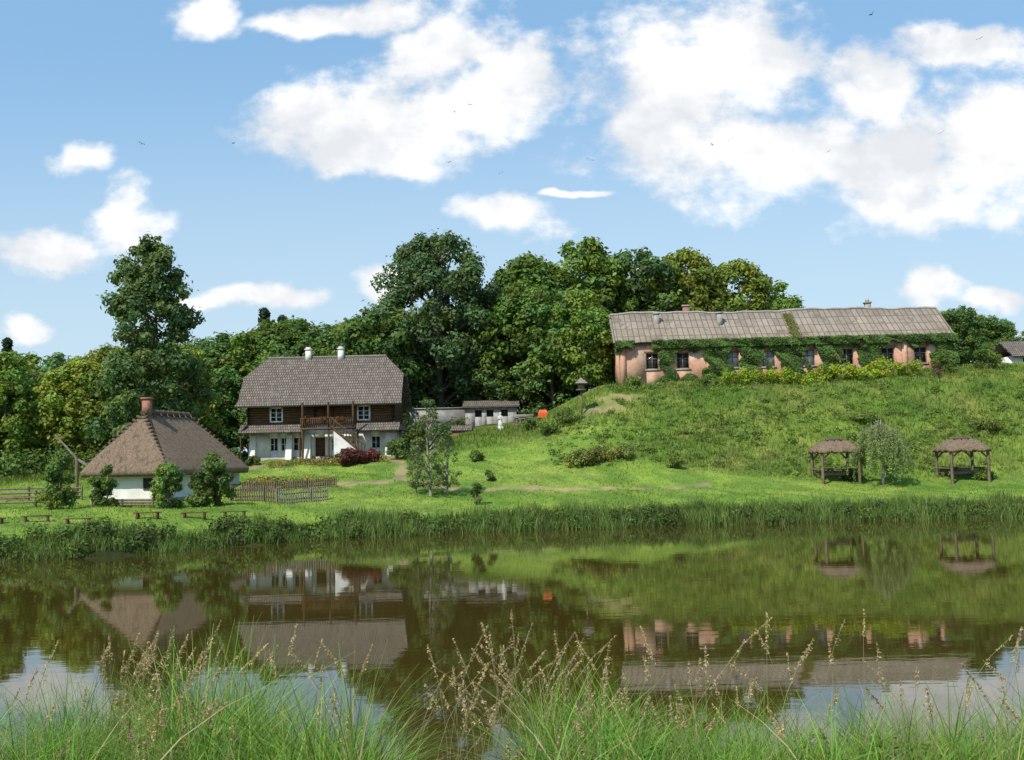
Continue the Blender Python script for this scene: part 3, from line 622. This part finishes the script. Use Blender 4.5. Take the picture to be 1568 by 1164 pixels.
# stepped hip bundles
hs_=[]
for (ca,cb_),re in zip(cor,(ra,rb,rb,ra)):
    c0=np.array([ca+(.35 if ca==0 else -.35),cb_+(.35 if cb_==0 else -.35)]); c1=np.array([re,LB/2])
    da=0.95*np.sign(LA/2-ca); db=.95*np.sign(LB/2-cb_)
    for k in range(15):
        t=k/15+.02; ps=c0*(1-t)+c1*t; z=ze+(zr-ze)*(t**.93)+.14
        L=.30
        e1=ps+np.array([0,1])*np.sign(LB/2-cb_)*L; e2=ps+np.array([1,0])*np.sign(LA/2-ca)*L
        z1_=z-.04; hs_.append(([(*hp(*e1),z1_-.08),(*hp(*ps),z+.03),(*hp(*e2),z1_-.08)],[.09,.13,.09]))
tv,tf=tubes_vf(hs_,6); add('hip_bundles',mk_mesh('hip_bundles',tv,tf,[THATCHD]),hut)
def hbox(a0,a1,b0,b1,z0,z1):
    c=[hp(a0,b0),hp(a1,b0),hp(a1,b1),hp(a0,b1)]; return [(*q,z0) for q in c]+[(*q,z1) for q in c]
def hboxes(name,bl,mat):
    V=[];F=[]
    for i,b in enumerate(bl): V+=hbox(*b); F+=[tuple(np.array(f)+8*i) for f in BF]
    poly(name,V,F,mat,hut)
i_=.75
hboxes('walls',[(i_,LA-i_,i_,LB-i_,gz-.4,4.3)],WHITE)
hboxes('plinth',[(i_-.06,LA-i_+.06,i_-.06,LB-i_+.06,gz-.4,gz+.2)],CEMENT)
hboxes('windows',[(i_-.03,i_-.004,1.7,2.3,2.95,3.6),(i_-.03,i_-.004,4.9,5.5,2.95,3.6),(4,4.8,i_-.03,i_-.004,2.85,3.7),(7,7.8,i_-.03,i_-.004,2.85,3.7)],GLASSM)
hboxes('window_frames',[(i_-.06,i_-.032,c0,c1,z0,z1) for a,b in ((1.7,2.3),(4.9,5.5)) for c0,c1,z0,z1 in ((a-.08,a,2.87,3.68),(b,b+.08,2.87,3.68),(a,b,3.6,3.68),(a,b,2.87,2.95),((a+b)/2-.025,(a+b)/2+.025,2.95,3.6))],DWOOD)
c=hp(ra+.3,LB/2); boxes('chimney',[(c[0]-.27,c[0]+.27,c[1]-.27,c[1]+.27,7.9,9.15),(c[0]-.34,c[0]+.34,c[1]-.34,c[1]+.34,9.152,9.28)],REDBRICK,hut)

# ---- gazebos
def gazebo(x,y):
    g=empty('thatched_gazebo',(x,y,h(x,y))); w=1.4
    bl=[]
    for sx in (-w,w):
        for sy in (-w,w):
            bl.append(((sx,sy,-.3),(sx,sy,2.3),.17)); bl.append(((sx,sy,1.6),(sx*.55,sy,2.25),.08))
    for s in (-w,w):
        bl+=[((-w,s,2.25),(w,s,2.25),.13),((s,-w,2.25),(s,w,2.25),.13),((s,-w,.9),(s,w,.9),.08)]
    bl+=[((-w,w,.9),(w,w,.9),.08),((-w,w,.15),(0,w,.9),.07),((w,w,.15),(0,w,.9),.07),((-w,w,.5),(w,w,.5),.07),((-1,.2,.5),(1,.2,.5),.25)]
    beams('frame',bl,WOOD,g)
    V=[];n=60
    for r,(f,z) in enumerate([(.9,2.3),(1,2.15),(1.0,2.33),(.82,2.56),(.62,2.78),(.42,2.97),(.2,3.1)]):
        for k in range(n):
            a=2*math.pi*k/n; c_,s_=math.cos(a),math.sin(a); q=1/(abs(c_)**8+abs(s_)**8)**(1/8); rx=1.72*f+.6*(1-f)
            edge=.07*math.sin(k*2.3+r*1.7)+.05*math.sin(k*5.1)
            V.append((c_*q*rx,s_*q*1.72*f,z+edge*(1 if r<3 else .6)))
    F=[[r*n+k,r*n+(k+1)%n,(r+1)*n+(k+1)%n,(r+1)*n+k] for r in range(6) for k in range(n)]
    add('thatch_roof',mk_mesh('thatch_roof',V,F,[THATCH]),g)
    tv,tf=tube_vf([(-.9,0,3.06),(-.55,0,3.17),(.55,0,3.17),(.9,0,3.06)],[.06,.14,.14,.06],7); add('ridge',mk_mesh('ridge',tv,tf,[THATCHD]),g)
gazebo(24.9,81.3); gazebo(34.6,81.0)

# ---- fences, benches etc
def picket_fence(x0,y0,x1,y1,ht=1.0,mat=GWOOD,step=.16):
    L=math.hypot(x1-x0,y1-y0); n=int(L/step); bl=[]
    for i in range(n+1):
        t=i/n; x=x0+(x1-x0)*t; y=y0+(y1-y0)*t; z=h(x,y); bl.append(((x,y,z-.1),(x,y+R.normal(0,.02),z+ht*R.uniform(.88,1.08)),.075))
        if i%14==0: bl.append(((x,y+.08,z-.3),(x,y+.08,z+ht*1.1),.13))
    for zz in (.3,.75):
        for k in range(6):
            ta,tb=k/6,(k+1)/6; xa,ya,xb,yb=x0+(x1-x0)*ta,y0+(y1-y0)*ta,x0+(x1-x0)*tb,y0+(y1-y0)*tb
            bl.append(((xa,ya+.06,h(xa,ya)+zz*ht),(xb,yb+.06,h(xb,yb)+zz*ht),.07))
    beams('picket_fence',bl,mat)
picket_fence(-19.0,70.3,-15.9,69.8,1.0,WOOD); picket_fence(-15.7,69.2,-12.6,70.6,.85); picket_fence(-19.6,75.5,-13,76.5,.7,WOOD)
def rail_fence(pts,ht=1.0,mat=GWOOD):
    bl=[]
    for (x0,y0),(x1,y1) in zip(pts[:-1],pts[1:]):
        z0,z1=h(x0,y0),h(x1,y1)
        bl+=[((x0,y0,z0-.3),(x0,y0,z0+ht*1.1),.12),((x1,y1,z1-.3),(x1,y1,z1+ht*1.1),.12)]
        for k in (.35,.65,.95): bl.append(((x0,y0,z0+ht*k),(x1,y1,z1+ht*k),.08))
    beams('rail_fence',bl,mat)
rail_fence([(-36,68),(-33.5,68),(-31,68),(-29.5,69)],1.0,WOOD); rail_fence([(-26.8,66.6),(-24.8,66.4),(-22.8,66.2)],.5,WOOD); rail_fence([(-38,73),(-34,73.5),(-30.5,74)],.9,WOOD)
def bench(x,y,rot=0):
    o=boxes('wooden_bench',[(-.75,.75,-.18,-.01,.30,.35),(-.75,.75,.01,.18,.30,.35),(-.62,-.5,-.16,.16,-.15,.298),(.5,.62,-.16,.16,-.15,.298)],DWOOD,bevel=.008); o.location=(x,y,h(x,y)); o.rotation_euler=(0,0,rot)
for x,y,r in ((-23.9,57.5,.1),(-26.3,57.8,.3),(-20.8,59.5,.0),(-18.6,61,.1),(-16.6,62.2,0),(-28.2,56.5,.1)): bench(x,y,r)
ws=empty('well_sweep'); x,y=-31.5,75.5; z=h(x,y)
beams('post',[((x,y,z-.3),(x,y,z+3.0),.2)],WOOD,ws,6); V,F=tube_vf([(x+2.6,y,z+1.2),(x,y,z+2.9),(x-1.6,y,z+4.7)],[.14,.10,.06],7); add('sweep_beam',mk_mesh('sweep_beam',V,F,[GWOOD]),ws)
boxes('well_curb',[(x-2.2,x-1.0,y-.6,y-.5,z-.1,z+.9),(x-2.2,x-1.0,y+.5,y+.6,z-.1,z+.9),(x-2.2,x-2.1,y-.5,y+.5,z-.1,z+.9),(x-1.1,x-1.0,y-.5,y+.5,z-.1,z+.9)],WOOD,ws)
bh=empty('wooden_bird_table'); x,y=6.3,95.5; z=h(x,y)
zt=10.35
boxes('post_and_box',[(x-.08,x+.08,y-.08,y+.08,z-.3,zt+.1),(x-.45,x+.45,y-.45,y+.45,zt+.1,zt+.18),(x-.28,x+.28,y-.28,y+.28,zt+.182,zt+.75)],WOOD,bh)
poly('little_roof',[(x-.6,y-.6,zt+.72),(x+.6,y-.6,zt+.72),(x+.6,y+.6,zt+.72),(x-.6,y+.6,zt+.72),(x,y,zt+1.3)],[(0,1,4),(1,2,4),(2,3,4),(3,0,4),(3,2,1,0)],GWOOD,bh)
tw=empty('concrete_terrace_wall')
boxes('wall',[(-13,-5.0,109.0,109.4,7.0,9.7)],CONC,tw); boxes('coping',[(-13,-5.0,108.9,109.5,9.702,9.82)],CEMENT,tw)
ob=empty('low_outbuilding'); oo=[(-3.9,-3.2,8.7,9.4),(-2.7,-2.0,8.7,9.4),(-1.2,-.5,8.7,9.4)]
boxes('walls',wall(-4.9,.4,7.0,9.8,107.6,107.9,oo)+[(-4.9,-4.6,107.902,111,7,9.8),(.1,.4,107.902,111,7,9.8)],CEMENT,ob)
boxes('windows',[(a,b,107.8,107.84,c,d) for a,b,c,d in oo],DARK,ob)
poly('roof',[(-5.2,107.2,9.8),(.7,107.2,9.8),(.7,111.5,10.6),(-5.2,111.5,10.6)],[(0,1,2,3)],SHING,ob,.15)
sb=empty('small_brick_shed'); boxes('walls',[(-6.0,-4.3,103.2,104.8,6.2,7.3)],REDBRICK,sb); poly('roof',[(-6.2,103,7.3),(-4.1,103,7.3),(-4.1,105,7.8),(-6.2,105,7.8)],[(0,1,2,3)],SHING,sb,.1)
# statue
zs=h(-1.2,99.5); V=[];n=14
pf=[(0,.26),(.3,.26),(.32,.2),(.34,.22),(.7,.19),(1.05,.15),(1.2,.17),(1.32,.17),(1.38,.07),(1.42,.065),(1.48,.1),(1.56,.11),(1.64,.08),(1.69,.02)]
for z_,r in pf:
    for k in range(n): a=2*math.pi*k/n; V.append((-1.2+r*1.15*math.cos(a),99.5+r*.8*math.sin(a),zs+z_))
F=[[r*n+k,r*n+(k+1)%n,(r+1)*n+(k+1)%n,(r+1)*n+k] for r in range(len(pf)-1) for k in range(n)]
V=np.array(V);F=np.array(F)
for s in (-1,1):
    tv,tf=tube_vf([(-1.2+s*.18,99.5,zs+1.3),(-1.2+s*.24,99.42,zs+1.05),(-1.2+s*.05,99.32,zs+1.05)],[.06,.05,.04],7,len(V)); V=np.vstack([V,tv]);F=np.vstack([F,tf])
add('white_statue',mk_mesh('white_statue',V,F,[WHITE],smooth=True))
x,y=2.9,100.6; z=h(x,y); poly('orange_tent',[(x-.5,y-.4,z-.1),(x+.5,y-.4,z-.1),(x+.5,y+.4,z-.1),(x-.5,y+.4,z-.1),(x-.45,y-.35,z+.4),(x+.45,y-.35,z+.4),(x+.45,y+.35,z+.4),(x-.45,y+.35,z+.4),(x-.3,y,z+.68),(x+.3,y,z+.68)],[(0,1,5,4),(1,2,6,5),(2,3,7,6),(3,0,4,7),(4,5,9,8),(6,7,8,9),(5,6,9),(7,4,8)],ORANGE)
ct=empty('farm_cart'); x,y=1.0,101; z=h(x,y)
boxes('bed',[(x-1,x+1,y-.5,y+.5,z+.6,z+.68),(x-1,x+1,y-.5,y-.44,z+.7,z+1.05),(x-1,x+1,y+.44,y+.5,z+.7,z+1.05)],GWOOD,ct)
for sx in (-.65,.65):
    for sy in (-.58,.58):
        bpy.ops.mesh.primitive_torus_add(location=(x+sx,y+sy,z+.4),rotation=(math.pi/2,0,0),major_radius=.36,minor_radius=.05,major_segments=20,minor_segments=6); w=bpy.context.object; w.name='wheel'; w.data.materials.append(GWOOD); w.parent=ct
        beams('spokes',[((x+sx-.34*math.cos(a),y+sy,z+.4-.34*math.sin(a)),(x+sx+.34*math.cos(a),y+sy,z+.4+.34*math.sin(a)),.04) for a in (0,.79,1.57,2.36)],GWOOD,ct)
wc=empty('white_cottage'); x,y=54.2,108; z=12.3
boxes('walls',[(x-2,x+5,y,y+5,z-1,z+1.5)],WHITE,wc); boxes('windows',[(x-1.2,x-.5,y-.03,y-.003,z+.3,z+1.2),(x+1.5,x+2.2,y-.03,y-.003,z+.3,z+1.2)],GLASSM,wc)
poly('roof',[(x-2.4,y-.5,z+1.4),(x+5.4,y-.5,z+1.4),(x+5.4,y+2.5,z+3.2),(x-2.4,y+2.5,z+3.2),(x-2.4,y+5.5,z+1.4),(x+5.4,y+5.5,z+1.4)],[(0,1,2,3),(3,2,5,4)],SHING,wc,.15)
# flower beds
n=5200; x=np.concatenate([R.uniform(-20,-13.5,n//2),R.uniform(-21,-11,n//2)]); y=np.concatenate([77.5+R.uniform(0,2.2,n//2),89+R.uniform(0,1.6,n//2)]); y+=.4*np.sin(x)
z=H(x,y)+R.uniform(.1,.5,n); kk=np.tile([.09,.15,.04],(n,1)); r=R.random(n); kk[r<.2]=[.65,.28,.03]; kk[(r>.2)&(r<.24)]=[.6,.45,.04]; kk[(r>.24)&(r<.26)]=[.5,.1,.2]; kk=kk*(.7+.5*R.random((n,1)))
V,F=leaf_quads(np.stack([x,y,z],1),unit(n,R)*.7+[0,-.3,.6],np.full(n,.07),R,.7); add('flower_beds',mk_mesh('flower_beds',V,F,[GRASS],col=kk))
# swallows
BLK=surf('swallow_plumage',(.02,.02,.03),(.04,.04,.05),5,bump=0)
V=[(-.09,0,0),(.02,.02,.012),(.09,0,0),(.02,-.02,.012),(-.16,.03,0),(-.16,-.03,0),(0,.17,.05),(0,-.17,.05),(-.07,.2,.03),(-.07,-.2,.03),(.05,.02,.005),(.05,-.02,.005),(.02,0,-.025)]
sw=bpy.data.meshes.new('swallow'); sw.from_pydata(V,[],[(0,1,2,3),(0,1,4),(0,3,5),(1,10,6),(1,6,8),(3,7,11),(3,9,7),(0,12,1),(0,3,12),(2,1,12),(2,12,3)]); sw.materials.append(BLK)
for a,b,y in ((-.267,.312,58),(-.356,.314,62),(-.034,.345,60),(-.006,.276,75),(.081,.287,50),(.201,.299,60),(.219,.304,66),(.314,.290,60),(.362,.426,40),(.467,.399,60),(-.057,.288,70),(-.05,.338,80),(.425,.306,66)):
    o=add('swallow',sw); o.location=(a*y,y,4.5+b*y); o.rotation_euler=(R.uniform(-.6,.6),R.uniform(-.4,.4),R.random()*6.28)

# ---------------------------------------------------------------- world
EL=math.radians(49); SAZ=math.radians(-38)
sd=Vector((math.sin(SAZ)*math.cos(EL), -math.cos(SAZ)*math.cos(EL), math.sin(EL)))
w=bpy.data.worlds.new('World'); sc.world=w; w.use_nodes=True; nt=w.node_tree; nt.nodes.clear()
out=nt.nodes.new('ShaderNodeOutputWorld'); bg=nt.nodes.new('ShaderNodeBackground'); bg.inputs[1].default_value=.15; nt.links.new(bg.outputs[0],out.inputs[0])
sky=nt.nodes.new('ShaderNodeTexSky'); sky.sky_type='NISHITA'; sky.sun_disc=False; sky.sun_elevation=EL; sky.sun_rotation=math.atan2(sd.x,sd.y); sky.air_density=1.0; sky.dust_density=.6; sky.ozone_density=1.5
tc=nt.nodes.new('ShaderNodeTexCoord')
sp=nt.nodes.new('ShaderNodeSeparateXYZ'); nt.links.new(tc.outputs['Generated'],sp.inputs[0])
yy=M2(nt,'MAXIMUM',M2(nt,'ABSOLUTE',sp.outputs[1]),.15)
a=M2(nt,'DIVIDE',sp.outputs[0],yy); b=M2(nt,'DIVIDE',sp.outputs[2],yy)
cb=nt.nodes.new('ShaderNodeCombineXYZ'); nt.links.new(a,cb.inputs[0]); nt.links.new(M2(nt,'MULTIPLY',b,1.35),cb.inputs[1])
wn=nt.nodes.new('ShaderNodeTexNoise'); nt.links.new(cb.outputs[0],wn.inputs['Vector']); wn.inputs['Scale'].default_value=8; wn.inputs['Detail'].default_value=4
ws_=nt.nodes.new('ShaderNodeSeparateColor'); nt.links.new(wn.outputs['Color'],ws_.inputs[0])
a2=M2(nt,'ADD',a,M2(nt,'MULTIPLY',M2(nt,'SUBTRACT',ws_.outputs[0],.5),.12)); b2=M2(nt,'ADD',b,M2(nt,'MULTIPLY',M2(nt,'SUBTRACT',ws_.outputs[1],.5),.08))
CL=[(-109,340,135,55),(-51,400,85,48),(-184,345,65,40),(-130,303,75,26),(0,355,60,55),(-200,436,75,20),(-125,440,60,22),(-290,440,45,22),
(172,368,125,82),(237,401,80,62),(265,294,135,55),(141,318,80,44),(390,280,125,64),(478,289,75,80),(461,391,75,32),(354,361,75,44),(389,228,90,36),
(-5,236,54,32),(-455,212,60,24),(-368,240,42,28),(-419,291,28,20),(-226,158,52,17),(-128,172,26,28),(406,150,40,22),(468,138,34,16),(-476,136,38,16),(-300,148,40,12),(68,261,34,5),(0,620,200,60)]
f=None
for ca,cbb,ra_,rb2 in CL:
    da=M2(nt,'MULTIPLY_ADD',a2,1000/ra_,-ca/ra_); db=M2(nt,'MULTIPLY_ADD',b2,1000/rb2,-cbb/rb2)
    d=M2(nt,'SQRT',M2(nt,'MULTIPLY_ADD',da,da,M2(nt,'MULTIPLY',db,db)))
    f=d if f is None else M2(nt,'SMOOTH_MIN',f,d,.15)
f=M2(nt,'MAXIMUM',M2(nt,'SUBTRACT',1.0,f),-1.0)
nz=nt.nodes.new('ShaderNodeTexNoise'); nt.links.new(cb.outputs[0],nz.inputs['Vector']); nz.inputs['Scale'].default_value=15; nz.inputs['Detail'].default_value=8; nz.inputs['Roughness'].default_value=.6
den=M2(nt,'ADD',f,M2(nt,'MULTIPLY',M2(nt,'SUBTRACT',nz.outputs['Fac'],.5),2.2))
al=ramp(nt,den,-.16,.55)
cc=mixc(nt,ramp(nt,M2(nt,'ADD',ws_.outputs[2],M2(nt,'MULTIPLY',M2(nt,'SUBTRACT',nz.outputs['Fac'],.5),.6)),.34,.60),(5.5,5.65,5.9),(7.2,7.2,7.2))
skb_=mixc(nt,.52,sky.outputs[0],(2.2,4.3,6.6))
hz=ramp(nt,b,.05,.42)
skc=mixc(nt,hz,mixc(nt,.8,skb_,(4.1,5.2,5.9)),skb_)
nt.links.new(mixc(nt,M2(nt,'MULTIPLY',al,.97),skc,cc),bg.inputs[0])
sl=bpy.data.lights.new('sun','SUN'); sl.energy=5.0; sl.angle=math.radians(.5); sl.color=(1,.94,.82)
so=link(bpy.data.objects.new('sun',sl)); so.rotation_euler=sd.to_track_quat('Z','Y').to_euler(); so.location=(0,0,60)
cam=bpy.data.cameras.new('camera'); cam.sensor_width=36; cam.lens=36*1600/1568; cam.clip_end=4000
co=link(bpy.data.objects.new('camera',cam)); co.matrix_world=Matrix.Translation((0,0,4.5))@Matrix.Rotation(math.radians(90+4.22),4,'X')@Matrix.Rotation(-.0237,4,'Z')
sc.camera=co
sc.view_settings.view_transform='Standard'; sc.view_settings.look='None'; sc.view_settings.exposure=0
